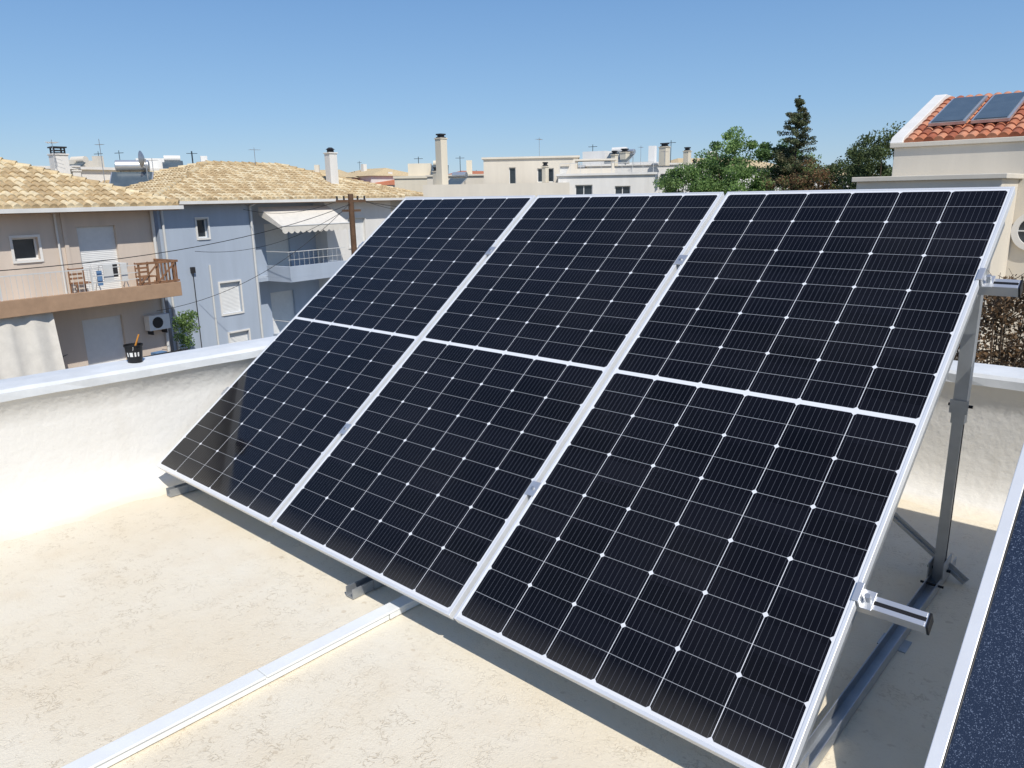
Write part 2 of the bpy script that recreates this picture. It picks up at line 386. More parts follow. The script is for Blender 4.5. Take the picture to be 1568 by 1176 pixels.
# small bucket on parapet
bk=empty('paint_bucket',(-4.235,1.575,.664))
b=B('tub',['black','white','orange'],bk)
b.cyl((0,0,0),(0,0,.095),.037,0,24,.046,cap=False); b.cyl((0,0,.001),(0,0,.003),.037,0,24)
b.cyl((0,0,.088),(0,0,.097),.049,0,24,.049,cap=False); b.cyl((0,0,.085),(0,0,.086),.044,0,24)
vs=[];n=9
for k in range(n):
    a=math.radians(-75+k*11); 
    for z,rad in((.035,.0408),(.058,.0432)): vs.append((math.cos(a)*rad,math.sin(a)*rad,z))
for k in range(n-1):
    if k in(1,4,6): continue
    b.add([vs[2*k],vs[2*k+2],vs[2*k+3],vs[2*k+1]],[(0,1,2,3)],1)
for k in range(14):
    a0=math.pi*k/14;a1=math.pi*(k+1)/14
    b.cyl((.047*math.cos(a0),-.02,.09-.035*math.sin(a0)),(.047*math.cos(a1),-.02,.09-.035*math.sin(a1)),.0012,1,5)
b.done()
h=B('brush_handle',['orange'],bk); h.cyl((0,0,.06),(.018,.03,.15),.006,0,8,.004); h.done()

# ---------------------------------------------------------------- building helpers
def facade(b,x0,x1,z0,z1,ops,y=0.0,wall=0,depth=.16):
    xs=sorted({x0,x1,*[o[0] for o in ops],*[o[1] for o in ops]}); zs=sorted({z0,z1,*[o[2] for o in ops],*[o[3] for o in ops]})
    for i in range(len(xs)-1):
        for j in range(len(zs)-1):
            cx_=(xs[i]+xs[i+1])/2; cz=(zs[j]+zs[j+1])/2
            if any(o[0]<cx_<o[1] and o[2]<cz<o[3] for o in ops): continue
            b.poly([(xs[i],y,zs[j]),(xs[i+1],y,zs[j]),(xs[i+1],y,zs[j+1]),(xs[i],y,zs[j+1])],wall)
    for o in ops:
        a,c_,d,e=o[:4]; Y=y+depth
        b.poly([(a,y,d),(a,y,e),(a,Y,e),(a,Y,d)],wall); b.poly([(c_,y,d),(c_,Y,d),(c_,Y,e),(c_,y,e)],wall)
        b.poly([(a,y,e),(c_,y,e),(c_,Y,e),(a,Y,e)],wall); b.poly([(a,y,d),(a,Y,d),(c_,Y,d),(c_,y,d)],wall)
def windows(name,root,ops,y=0.0,depth=.16,trim='white',tw=.07):
    w=B(name,['glassd','shut',trim,'dark'],root)
    for o in ops:
        a,c_,d,e,t=o[:5]; Y=y+depth
        if t in 'gw':
            w.poly([(a,Y,d),(c_,Y,d),(c_,Y,e),(a,Y,e)],0)
            m_=(a+c_)/2
            if t=='g':
                bars=((a,a+.05),(m_-.025,m_+.025),(c_-.05,c_)); pan=((a+.05,m_-.025),(m_+.025,c_-.05))
            else: bars=((a,a+.05),(c_-.05,c_)); pan=((a+.05,c_-.05),)
            for p in bars: w.box(p[0],p[1],Y-.04,Y-.002,d,e,1)
            for p in pan:
                w.box(p[0],p[1],Y-.04,Y-.002,d,d+.05,1); w.box(p[0],p[1],Y-.04,Y-.002,e-.05,e,1)
        elif t=='s':
            n=int((e-d)/.055); st=(e-d)/n
            for k in range(n): 
                z=d+k*st
                w.poly([(a,Y-.05,z),(c_,Y-.05,z),(c_,Y-.035,z+st),(a,Y-.035,z+st)],1)
                w.poly([(a,Y-.035,z+st),(c_,Y-.035,z+st),(c_,Y-.05,z+st),(a,Y-.05,z+st)],1)
        if len(o)>5 and o[5]:
            w.box(a-tw,a,y-.03,y+.01,d-tw,e+tw,2); w.box(c_,c_+tw,y-.03,y+.01,d-tw,e+tw,2)
            w.box(a,c_,y-.03,y+.01,e,e+tw,2); w.box(a,c_,y-.045,y+.01,d-tw,d,2)
    return w.done()
def tile_plane(b,O,e,up,L,H,lf,rf,mis=(0,1,2),pitch=.24,rh=.38):
    O=Vector(O);e=Vector(e).normalized();up=Vector(up).normalized();nn=e.cross(up).normalized()
    if nn.z<0: nn=-nn
    ne=max(2,int(L/pitch)*5); nr=max(1,int(H/rh)); rh=H/nr
    rnd=random.Random(3)
    for k in range(nr):
        rows=[]
        jit=rnd.uniform(-.012,.012)
        for hh,off in((k*rh,.045),((k+1)*rh,.005)):
            l,r_=lf(hh),rf(hh); row=[]
            for i in range(ne+1):
                x=L*i/ne; ph=(i%5)/5.0
                wv=.075*abs(math.sin(math.pi*ph))**.7
                xc=min(max(x,l),max(r_,l)); row.append(O+e*xc+up*(hh+jit*math.sin(x*3))+nn*(wv+off))
            rows.append(row)
        base=[O+e*min(max(L*i/ne,lf(k*rh)),max(rf(k*rh),lf(k*rh)))+up*(k*rh)+nn*(-.02) for i in range(ne+1)]
        cm=0
        for i in range(ne):
            if i%5==0: cm=rnd.choice(mis)
            if (rows[0][i]-rows[0][i+1]).length<1e-5 and (rows[1][i]-rows[1][i+1]).length<1e-5: continue
            b.add([rows[0][i],rows[0][i+1],rows[1][i+1],rows[1][i]],[(0,1,2,3)],cm)
            b.add([base[i],base[i+1],rows[0][i+1],rows[0][i]],[(0,1,2,3)],cm)
def hip_roof(root,x0,x1,y0,y1,z,rx0,rx1,ry,rz,mats,name='tiled_roof'):
    b=B(name,mats+['white','beige_d'],root)
    def plane(p,q,r_,s_):
        p,q,r_,s_=map(Vector,(p,q,r_,s_)); e=(q-p).normalized(); L=(q-p).length
        v=s_-p; up=v-e*v.dot(e); H=up.length; up.normalize()
        ls=(s_-p).dot(e); rs=(r_-p).dot(e)
        tile_plane(b,p,e,up,L,H,lambda h:ls*h/H,lambda h:L+(rs-L)*h/H)
    A=(x0,y0,z);Bq=(x1,y0,z);C=(x1,y1,z);D=(x0,y1,z);R0=(rx0,ry,rz);R1=(rx1,ry,rz)
    plane(A,Bq,R1,R0); plane(Bq,C,R1,R1); plane(C,D,R0,R1); plane(D,A,R0,R0)
    for p,q in((A,R0),(D,R0),(Bq,R1),(C,R1),(R0,R1)):
        p=Vector(p);q=Vector(q)
        if (q-p).length<.05: continue
        n=max(1,int((q-p).length/.4)); 
        for k in range(n):
            a_=p.lerp(q,k/n);c_=p.lerp(q,(k+1)/n); b.cyl(a_+Vector((0,0,.06)),c_+Vector((0,0,.04)),.12,random.choice((0,1,2)),8,.09)
    b.box(x0,x1,y0-.10,y0,z-.13,z-.01,3); b.box(x1,x1+.1,y0-.1,y1,z-.13,z-.01,3); b.box(x0,x1,y0+.01,y1,z-.16,z-.05,4)
    return b.done()
def chimney(name,loc,w,h,top='cage',matn='white'):
    e=empty(name,loc); b=B('stack',[matn,'dark','cream'],e)
    b.box(-w/2,w/2,-w/2,w/2,0,h); b.box(-w/2-.04,w/2+.04,-w/2-.04,w/2+.04,h,h+.06)
    if top=='cage':
        for sx in(-1,1):
            for sy in(-1,1): b.box(sx*w*.35-.03,sx*w*.35+.03,sy*w*.35-.03,sy*w*.35+.03,h+.06,h+.3,1)
        b.box(-w*.35,w*.35,-w*.35,w*.35,h+.06,h+.12,1); b.box(-w*.4,w*.4,-w*.4,w*.4,h+.18,h+.22,1); b.box(-w*.5,w*.5,-w*.5,w*.5,h+.30,h+.36,1)
    elif top=='cowl':
        b.cyl((0,0,h+.06),(0,0,h+.2),w*.38,1,12); b.cyl((0,0,h+.2),(0,0,h+.3),w*.52,1,12,w*.2)
    elif top=='pot':
        b.box(-w*.42,w*.42,-w*.42,w*.42,h+.06,h+.12,1); b.box(-w*.3,w*.3,-w*.3,w*.3,h+.12,h+.22,1); b.box(-w*.42,w*.42,-w*.42,w*.42,h+.22,h+.3,1)
    else:
        b.box(-w*.3,w*.3,-w*.3,w*.3,h+.06,h+.2,2); b.box(-w*.55,w*.55,-w*.55,w*.55,h+.2,h+.26,0)
    b.done(bevel=.01); return e
def antenna(loc,h,seed=0,sc=.6):
    rd=random.Random(seed); e=empty('tv_antenna',loc); b=B('mast_and_rods',['galv'],e); b.cyl((0,0,0),(0,0,h),.014,0,6)
    ang=rd.uniform(0,3); d=Vector((math.cos(ang),math.sin(ang),0)); p=Vector((-d.y,d.x,0))
    b.cyl(Vector((0,0,h*.9))-d*.4*sc,Vector((0,0,h*.9))+d*.5*sc,.009,0,5)
    for k in range(7):
        c_=Vector((0,0,h*.9))+d*(-.4+.15*k)*sc; l=(.3-.02*k)*sc; b.cyl(c_-p*l,c_+p*l,.006,0,4)
    b.done()
def water_heater(loc,rz,sc=1.0):
    s=empty('solar_water_heater',loc,rz); s.scale=(sc,sc,sc)
    b=B('tank',['alu','galv'],s); b.cyl((-.65,.35,1.35),(.65,.35,1.35),.25,0,20); b.cyl((-.68,.35,1.35),(-.65,.35,1.35),.2,1,16,.25); b.cyl((.65,.35,1.35),(.68,.35,1.35),.25,1,16,.2)
    for sx in(-.5,.5): b.beam((sx,.35,0),(sx,.35,1.1),.05,.05,1,(1,0,0)); b.beam((sx,-1.3,0),(sx,.35,0),.05,.05,1)
    b.done()
    b=B('collector',['fcol','alu'],s); b.beam((0,-1.4,.15),(0,.15,1.05),1.7,.06,1); b.beam((0,-1.37,.20),(0,.12,1.07),1.6,.05,0); b.done()
TY=['ty1','ty2','ty3']; TR=['tr1','tr2','tr3']
RZ=math.radians(99.2)

# ---- beige house
h=empty('beige_apartment_house',(-26.1,11.0,GZ),RZ)
b=B('walls',['beige','beige_d'],h)
ops=[(-4.45,-3.75,6.94,7.59,'w',1),(-2.58,-1.36,5.77,7.83,'s',0),(-7.6,-6.2,5.77,7.83,'s',0),
     (-2.85,-1.55,2.92,4.98,'s',0),(-6.9,-5.6,2.92,4.98,'s',0),(-2.6,-1.4,.3,2.0,'g',0)]
facade(b,-12,0,0,8.35,ops)
b.poly([(0,0,0),(0,10,0),(0,10,8.35),(0,0,8.35)],0); b.poly([(-12,10,0),(-12,0,0),(-12,0,8.35),(-12,10,8.35)],0); b.poly([(0,10,0),(-12,10,0),(-12,10,8.35),(0,10,8.35)],0)
b.box(-3.02,-2.9,-.05,.02,5.77,8.3); b.done()
windows('windows',h,ops)
b=B('balconies',['beige_d','beige','wood'],h)
b.box(-11.9,-.15,-1.3,-1.16,5.52,5.98,0); b.box(-.29,-.15,-1.16,-.003,5.52,5.98,0); b.box(-11.9,-.29,-1.16,-.003,5.55,5.74,1)
b.box(-11.9,-.15,-1.3,-1.16,2.70,3.05,0); b.box(-.29,-.15,-1.16,-.003,2.70,3.05,0); b.box(-11.9,-.29,-1.16,-.003,2.72,2.88,1)
b.done(bevel=.01)
b=B('balcony_railings',['rail','wood','dark'],h)
x=-11.8
while x<-3.0:
    b.box(x-.005,x+.005,-1.24,-1.23,5.98,6.62); x+=.15
b.box(-11.9,-3.0,-1.25,-1.22,6.62,6.65); 
for xx in(-3.0,-5.5,-8): b.box(xx-.02,xx+.02,-1.252,-1.212,5.98,6.68)
for zz in(6.2,6.4,6.62): b.box(-3.0,-1.5,-1.24,-1.225,zz,zz+.02)
x=-1.5
while x<-.2:
    b.box(x-.03,x+.03,-1.25,-1.22,6.0,6.62,1); x+=.30
b.beam((-1.5,-1.28,6.05),(-.9,-1.28,6.6),.02,.05,1); b.beam((-.9,-1.28,6.05),(-.3,-1.28,6.6),.02,.05,1)
b.box(-1.55,-.15,-1.27,-1.21,6.62,6.69,1); b.box(-1.55,-.15,-1.265,-1.215,6.0,6.06,1)
for k in range(6): b.box(-.2,-.17,-1.2+k*.2,-1.15+k*.2,6.0,6.62,1)
b.box(-.215,-.155,-1.2,-.01,6.62,6.69,1)
x=-11.8
while x<-.2:
    b.box(x-.008,x+.008,-1.24,-1.224,3.05,3.7,2); x+=.13
b.box(-11.9,-.15,-1.25,-1.215,3.7,3.74,2)
b.done()
b=B('balcony_fabric_screen',['fabric','rail'],h)
n=60; vs=[]
for k in range(n+1):
    xx=-11.8+(11.8-4.2)*k/n; yy=-1.10+.05*math.sin(k*1.1)+.02*math.sin(k*2.7); vs+= [(xx,yy,5.5),(xx,yy-.12,4.5),(xx,yy-.25,3.55+.03*math.sin(k*.8))]
fs=[]
for k in range(n): o=3*k; fs+=[(o,o+1,o+4,o+3),(o+1,o+2,o+5,o+4)]
b.add(vs,fs,0,True); b.box(-11.8,-4.15,-1.38,-1.33,3.5,3.55,1); b.done()
b=B('air_conditioner',['shut','dark'],h)
b.box(-.85,-.1,-.34,-.04,4.35,4.85,0); b.cyl((-.55,-.342,4.6),(-.55,-.35,4.6),.19,1,16); b.box(-.75,-.71,-.3,-.003,4.2,4.35,1); b.box(-.25,-.21,-.3,-.003,4.2,4.35,1); b.done(bevel=.01)
b=B('balcony_furniture',['rail','wood','blueclo','orange','dark'],h)
def chair(b,x,y,z,mi):
    for sx in(-.22,.22):
        for sy in(-.2,.2): b.box(x+sx-.015,x+sx+.015,y+sy-.015,y+sy+.015,z,z+.45,mi)
        b.box(x+sx-.015,x+sx+.015,y+.19,y+.22,z+.45,z+.9,mi)
    b.box(x-.24,x+.24,y-.22,y+.22,z+.43,z+.47,mi)
    for zz in(.55,.68,.82): b.box(x-.2,x+.2,y+.195,y+.215,z+zz,z+zz+.06,mi)
chair(b,-3.0,-.6,5.74,1); chair(b,-.9,-.6,5.74,1)
for sx in(-2.6,-1.7):
    b.beam((sx,-1.0,5.76),(sx,-.55,6.7),.02,.02,0); b.beam((sx,-.55,5.76),(sx,-1.0,6.7),.02,.02,0)
for k in range(6): b.cyl((-2.6,-1.0+k*.09,6.7),(-1.7,-1.0+k*.09,6.7),.006,0,5)
b.box(-2.5,-2.2,-1.02,-.99,6.2,6.7,0); b.box(-2.15,-2.0,-.93,-.90,6.3,6.7,4); b.box(-1.95,-1.75,-1.02,-.99,6.15,6.7,0); b.box(-2.75,-2.6,-1.1,-1.07,6.1,6.55,2)
b.box(-1.3,-.5,-1.0,-.5,3.0,3.5,1); b.box(-1.1,-.7,-.9,-.6,3.52,3.7,2)
b.done()
b=B('downpipe',['rail'],h); b.cyl((-.12,-.08,0),(-.12,-.08,8.3),.05,0,8); b.cyl((-3.2,-.06,5.8),(-3.2,-.06,8.3),.035,0,8); b.done()
hip_roof(h,-12.6,.55,-.65,10.6,8.42,-7,-4.9,5,10.55,TY)

# ---- house behind (yellow roof + terrace)
h=empty('yellow_roof_house',(-35.0,9.5,GZ),RZ)
b=B('walls',['white'],h); b.box(0,11,0,9,0,8.3); b.box(1.5,9.6,3.2,6,8.3,10.05); b.box(1.35,9.75,3.05,6.15,10.05,10.17); b.done()
hip_roof(h,-.5,11.5,-.5,9.5,8.35,3.5,7.5,4.5,9.75,TY)
chimney('chimney',(-37.9,12.2,1.6),.6,2.0,'cage'); chimney('chimney',(-38.8,13.1,1.6),.34,1.35,'cap'); chimney('chimney',(-36.0,10.7,1.6),.25,1.0,'cap','cream')
water_heater((-35.3,14.2,1.75),math.radians(60))
antenna((-35.8,13.2,1.9),2.3,1,.4); antenna((-37.2,11.8,3.0),1.2,2,.9); antenna((-36.4,15.6,2.5),1.0,4,.5)
def dish(loc,r=.4):
    e=empty('satellite_dish',loc,math.radians(-40)); b=B('reflector',['galv'],e)
    vs=[(0,0,0)];fs=[]
    for j in range(1,5):
        for k in range(16):
            a=2*math.pi*k/16; rr_=r*j/4; vs.append((rr_*math.cos(a),-.35*(rr_/r)**2*r,rr_*math.sin(a)))
    for k in range(16):
        fs.append((0,1+k,1+(k+1)%16))
        for j in range(3): fs.append((1+j*16+k,1+(j+1)*16+k,1+(j+1)*16+(k+1)%16,1+j*16+(k+1)%16))
    b.add(vs,fs,0,True); b.cyl((0,.05,0),(0,.05,-.9),.025,0,6); b.cyl((0,0,-r),(0,-r*1.1,0),.012,0,5); b.done()
dish((-34.6,14.5,3.35),.36)

# ---- blue house
h=empty('blue_house',(-29.8,12.7,GZ),RZ)
ops=[(1.65,2.15,7.09,7.85,'w',1),(2.4,3.4,3.9,5.2,'s',1),(2.6,3.6,1.8,3.05,'s',1)]
b=B('walls',['blue','white'],h); facade(b,0,4.4,0,8.5,ops)
b.poly([(4.4,0,0),(4.4,.8,0),(4.4,.8,8.5),(4.4,0,8.5)],0)
ops2=[(5.6,7.0,5.35,7.5,'s',0),(5.6,7.0,2.3,4.4,'s',0),(10.0,11.2,6.2,7.6,'s',1),(10.0,11.2,2.6,4.4,'s',1)]
facade(b,4.4,8.6,0,8.5,ops2[:2],y=.8,wall=0); facade(b,8.6,13.2,0,8.5,ops2[2:],y=0,wall=1)
b.poly([(8.6,.8,0),(8.6,0,0),(8.6,0,8.5),(8.6,.8,8.5)],1)
b.poly([(13.2,0,0),(13.2,10,0),(13.2,10,8.5),(13.2,0,8.5)],0); b.poly([(0,10,0),(0,0,0),(0,0,8.5),(0,10,8.5)],0); b.poly([(13.2,10,0),(0,10,0),(0,10,8.5),(13.2,10,8.5)],0)
b.done()
windows('windows',h,ops); windows('balcony_doors',h,ops2[:2],y=.8); windows('right_windows',h,ops2[2:])
b=B('balconies',['blue','white','rail'],h)
for z in(5.05,2.0):
    b.box(4.9,8.3,-1.5,-.003,z,z+.18); b.box(4.9,8.3,-1.5,-1.38,z+.18,z+.68); b.box(4.9,5.02,-1.38,-.003,z+.18,z+.68); b.box(8.18,8.3,-1.38,-.003,z+.18,z+.68)
    b.box(4.402,8.598,-.003,.797,z,z+.18)
    b.box(4.9,8.3,-1.46,-1.42,z+1.28,z+1.31,2); b.box(4.94,4.97,-1.42,0,z+1.28,z+1.31,2); b.box(4.9,8.3,-1.45,-1.43,z+.95,z+.97,2)
    x=4.95
    while x<8.3: b.box(x-.006,x+.006,-1.446,-1.434,z+.68,z+1.28,2); x+=.28
b.done(bevel=.01)
b=B('awning',['fabric','rail'],h)
n=48; vs=[]
for k in range(n+1):
    x=4.7+4.0*k/n; sc=.10*abs(math.sin(k*math.pi/4)); vs+=[(x,-.02,8.25),(x,-1.45,7.45),(x,-1.46,7.22-sc)]
fs=[]
for k in range(n): o=3*k; fs+=[(o,o+1,o+4,o+3),(o+1,o+2,o+5,o+4)]
b.add(vs,fs,0); b.add([(4.7,-.02,8.25),(4.7,-1.45,7.45),(4.7,-1.45,7.3),(4.7,-.02,7.9)],[(0,1,2,3)],0); b.cyl((4.7,-1.44,7.45),(8.7,-1.44,7.45),.03,1,8); b.done()
b=B('downpipes',['rail','dark'],h)
b.cyl((4.25,-.07,0),(4.25,-.07,8.3),.05,0,8); b.cyl((4.25,-.07,8.3),(4.25,-.45,8.42),.05,0,8); b.cyl((.15,-.07,0),(.15,-.07,8.3),.05,0,8); b.cyl((1.2,-.05,2.5),(1.2,-.05,5.9),.02,1,6)
b.box(1.12,1.28,-.12,-.003,5.75,5.98,1); b.cyl((2.0,-.05,0),(2.0,-.05,6.0),.04,0,8); b.done()
hip_roof(h,-.55,13.75,-.55,10.6,8.56,6.0,10.5,5,10.25,TY)
chimney('chimney',(-33.3,23.2,1.5),.45,2.25,'cowl'); chimney('chimney',(-36.2,17.7,1.8),.26,1.2,'cap','cream')
antenna((-35.9,20.5,3.0),1.1,12,.6)
h=empty('tiled_house',(-40,27,GZ),RZ)
b=B('walls',['cream'],h); b.box(0,9,0,9,0,8.6); b.done(); hip_roof(h,-.5,9.5,-.5,9.5,8.65,3.5,5.5,4.5,10.0,TY)

# ---- utility pole & cables
p=empty('utility_pole',(-23.9,17.4,GZ)); b=B('pole',['polew','dark','rail'],p); b.cyl((0,0,0),(0,0,8.7),.14,0,12,.10)
d=Vector((.6,.8,0)); b.beam(Vector((0,0,8.45))-d*.55,Vector((0,0,8.45))+d*.55,.09,.09,0); b.beam(Vector((0,0,8.1))-d*.35,Vector((0,0,8.1))+d*.35,.08,.08,0)
for k in(-.5,-.25,.25,.5): b.cyl(Vector((0,0,8.49))+d*k,Vector((0,0,8.63))+d*k,.035,1,8)
b.done()
cable((-23.9,17.4,1.35),(-14.5,-3.0,.9),.9,.010); cable((-24.1,17.2,1.1),(-28.3,13.3,-.3),.5,.009); cable((-23.9,17.4,1.4),(-24.9,10.2,-1.9),.7,.009)
cable((-24.2,17.0,1.45),(-30.6,16.6,1.2),.3,.009); cable((-23.7,17.7,1.5),(-34,34,2.2),.9,.010); cable((-28.7,12.2,-1.1),(-26.0,10.6,-4.5),.35,.012); cable((-23.5,17.8,1.4),(-8,33,0.9),.8)
cable((-26.6,10.2,-2.3),(-24.1,4.0,-3.4),.25,.008)

# ---- centre buildings
def flat_building(name,loc,rz,w,d,top,matn,wins=(),extras=None,slab=True):
    e=empty(name,(loc[0],loc[1],GZ),rz); H=top-GZ
    b=B('walls',[matn,'white','rail'],e)
    facade(b,0,w,0,H,[o for o in wins],y=0)
    b.poly([(w,0,0),(w,d,0),(w,d,H),(w,0,H)]); b.poly([(0,d,0),(0,0,0),(0,0,H),(0,d,H)]); b.poly([(w,d,0),(0,d,0),(0,d,H),(w,d,H)]); b.poly([(0,0,H-.3),(w,0,H-.3),(w,d,H-.3),(0,d,H-.3)])
    t=.15
    if slab: b.box(-.12,w+.12,-.12,d+.12,H,H+.12,0)
    else:
        b.box(0,w,.003,t,H-.3,H-.001); b.box(.003,t,t,d,H-.3,H-.001); b.box(w-t,w-.003,t,d,H-.3,H-.001); b.box(t,w-t,d-t,d-.003,H-.3,H-.001)
    if extras: extras(b)
    b.done()
    if wins: windows('windows',e,wins)
    return e
R=math.radians(38)
flat_building('cream_low_house',(-32.9,28.9),math.radians(42.5),8.2,8,2.22,'cream2',slab=False)
chimney('tall_chimney',(-34.2,31.6,2.0),.5,2.85,'pot','cream')
def roof_rail(b):
    for xx in np.linspace(.1,5.5,10): b.box(xx-.012,xx+.012,.05,.074,9.74,10.3,2)
    b.box(.1,5.5,.045,.079,10.3,10.33,2)
flat_building('modern_house',(-36.6,37.6),R,6.3,6,3.95,'cream2',[(1.7,2.15,9.3,10.4,'w',0),(3.6,4.7,9.4,10.3,'g',0),(5.1,5.7,9.3,10.4,'s',0)])
e=empty('roof_terrace_block',(-31.2,40.6,GZ),R); b=B('walls',['cream2','dark'],e); b.box(0,2.6,0,2,0,10.2); b.poly([(-.9,-.01,9.4),(0,-.01,9.4),(0,-.01,10.8),(-.1,-.01,10.8)],0); b.box(0,.15,.2,.35,10.2,10.7); b.box(2.4,2.55,.2,.35,10.2,10.7); b.box(-.1,2.7,.1,1.9,10.7,10.8); b.done()
flat_building('white_modern_house',(-28.6,35.6),R,5.6,7,2.62,'white',[(1.0,2.0,8.1,9.1,'g',0),(3.3,4.2,8.1,9.0,'g',0)],extras=roof_rail)
flat_building('pale_house',(-33.5,45.0),R,9.2,7,3.5,'white',[(5.2,6.0,9.0,9.9,'g',0),(7.2,7.9,9.0,9.9,'s',0)])
for q in((-30.6,44.2,3.4,.35,.7),(-28.6,47.3,3.4,.55,1.2),(-27.4,48.3,3.4,.4,.9),(-31.8,47.2,3.4,.5,1.0),(-26.3,47.4,2.6,.3,.8),(-30.4,36.6,2.3,.3,.9),(-36.9,33.6,1.9,.35,1.2)): chimney('chimney',q[:3],q[3],q[4],'pot','cream')
antenna((-33.9,40.2,4.0),1.3,5,.7); antenna((-27.5,45.5,3.5),.8,9); antenna((-30.0,46.5,3.5),1.3,10,.5)
water_heater((-31.8,47.5,3.55),0,.7); water_heater((-38,36.5,1.9),.2,.8)
flat_building('pale_house',(-45,40),R,7,7,3.1,'cream2',[(2.0,3.0,8.4,9.4,'g',0),(4.6,5.4,8.4,9.4,'s',0)])
rd=random.Random(21)
for k in range(44):
    az=math.radians(rd.uniform(12,62)) if k<36 else math.radians(rd.uniform(62,82)); D=rd.uniform(62,150)
    px,py=-math.cos(az)*D,math.sin(az)*D
    top=rd.uniform(1.6,3.2)+D*.009; w=rd.uniform(6,11)
    e=empty('distant_house',(px,py,GZ),rd.uniform(0,1.5))
    b=B('body',[rd.choice(['white','cream','cream2']),'tr1','ty1','glassd','fcol'],e); H=top-GZ
    b.box(0,w,0,8,0,H)
    if rd.random()<.6:
        mi=rd.choice((1,1,2)); b.poly([(-.3,-.3,H+.01),(w+.3,-.3,H+.01),(w-2,4,H+1.0),(2,4,H+1.0)],mi); b.poly([(w+.3,8.3,H+.01),(-.3,8.3,H+.01),(2,4,H+1.0),(w-2,4,H+1.0)],mi)
        b.poly([(-.3,8.3,H+.01),(-.3,-.3,H+.01),(2,4,H+1.0)],mi); b.poly([(w+.3,-.3,H+.01),(w+.3,8.3,H+.01),(w-2,4,H+1.0)],mi)
        b.box(w*.4,w*.4+.5,2.5,3,H+.2,H+1.5)
    else:
        b.box(-.1,w+.1,-.1,8.1,H,H+.2); b.box(1,3,2,4,H+.2,H+1.3); b.box(w-1.5,w-1,2,2.5,H+.2,H+1.5); b.beam((w/2,1,H+.3),(w/2,2.2,H+1.1),1.5,.08,4); b.cyl((w/2-.6,2.4,H+1.3),(w/2+.6,2.4,H+1.3),.25,0,10)
    for q in range(rd.randint(0,2)): 
        ax=rd.uniform(.5,w-.5); b.cyl((ax,4.5,H),(ax,4.5,H+2.0),.03,3,4); b.box(ax-.4,ax+.4,4.48,4.52,H+1.8,H+1.84,3)
    for j in range(3): b.box(1+j*w/3,1.9+j*w/3,-.02,0.0,H-2.3,H-1.1,3); b.box(-.02,0.0,1+j*2.3,1.9+j*2.3,H-2.3,H-1.1,3)
    b.done()

# ---- right cream house with red roof
h=empty('cream_house',(0,0,0)); 
b=B('walls',['cream2','white','glassd'],h)
b.box(-6.7,7,23,33,GZ,2.62); b.box(-6.8,7.05,22.92,23.3,2.62,2.74,0)
b.box(-6.95,-3.7,21,22.997,GZ,1.72); b.box(-7.05,-3.6,20.9,22.997,1.72,1.84,0)
gx0,gx1=-6.82,-6.5
pr=[(22.95,2.745),(23.1,2.9),(26.9,4.3),(28.2,4.3),(28.2,2.745)]
b.add([(gx0,y,z) for y,z in pr]+[(gx1,y,z) for y,z in pr],[(0,1,2,3,4),(9,8,7,6,5)]+[(i,5+i,5+(i+1)%5,(i+1)%5) for i in range(5)],1)
b.done(bevel=.015)
b=B('round_window',['white','glassd','shut'],h)
n=32;cxw,cz=-3.2,.45
for k in range(n):
    a0,a1=2*math.pi*k/n,2*math.pi*(k+1)/n
    def P(r_,a,y): return (cxw+r_*math.cos(a),y,cz+r_*math.sin(a))
    b.add([P(.50,a0,22.99),P(.50,a1,22.99),P(.50,a1,22.9),P(.50,a0,22.9)],[(0,1,2,3)],0)
    b.add([P(.50,a0,22.9),P(.50,a1,22.9),P(.36,a1,22.9),P(.36,a0,22.9)],[(0,1,2,3)],0)
    b.add([P(.36,a0,22.9),P(.36,a1,22.9),P(.36,a1,22.985),P(.36,a0,22.985)],[(0,1,2,3)],0)
b.add([P(.36,2*math.pi*k/n,22.985) for k in range(n)],[tuple(range(n))],1)
b.box(cxw-.015,cxw+.015,22.95,22.98,cz-.36,cz+.36,2); b.box(cxw-.36,cxw+.36,22.951,22.979,cz-.015,cz+.015,2); b.done()
b=B('tiled_roof',TR+['white'],h)
e_=Vector((1,0,0)); up=Vector((0,3.9,1.4)); Hh=up.length
tile_plane(b,(-6.5,23.1,2.76),e_,up,13.4,Hh,lambda q:0,lambda q:13.4)
up2=Vector((0,-3.9,1.4)); tile_plane(b,(-6.5,30.9,2.76),e_,up2,13.4,Hh,lambda q:0,lambda q:13.4)
b.done()
for x0_,x1_ in((-6.15,-5.26),(-5.12,-4.24)):
    c_=empty('roof_solar_collector',(0,0,0)); b=B('casing_and_glass',['dark','fcol','alu'],c_)
    sl=1.4/3.9
    p0=Vector(((x0_+x1_)/2,23.9,2.76+.8*sl+.18)); p1=Vector(((x0_+x1_)/2,26.2,2.76+3.1*sl+.18))
    b.beam(p0,p1,x1_-x0_,.08,2); o=Vector((0,-.02,.045)); dd=(p1-p0).normalized(); b.beam(p0+dd*.06+o,p1-dd*.06+o,x1_-x0_-.12,.03,1); b.done()

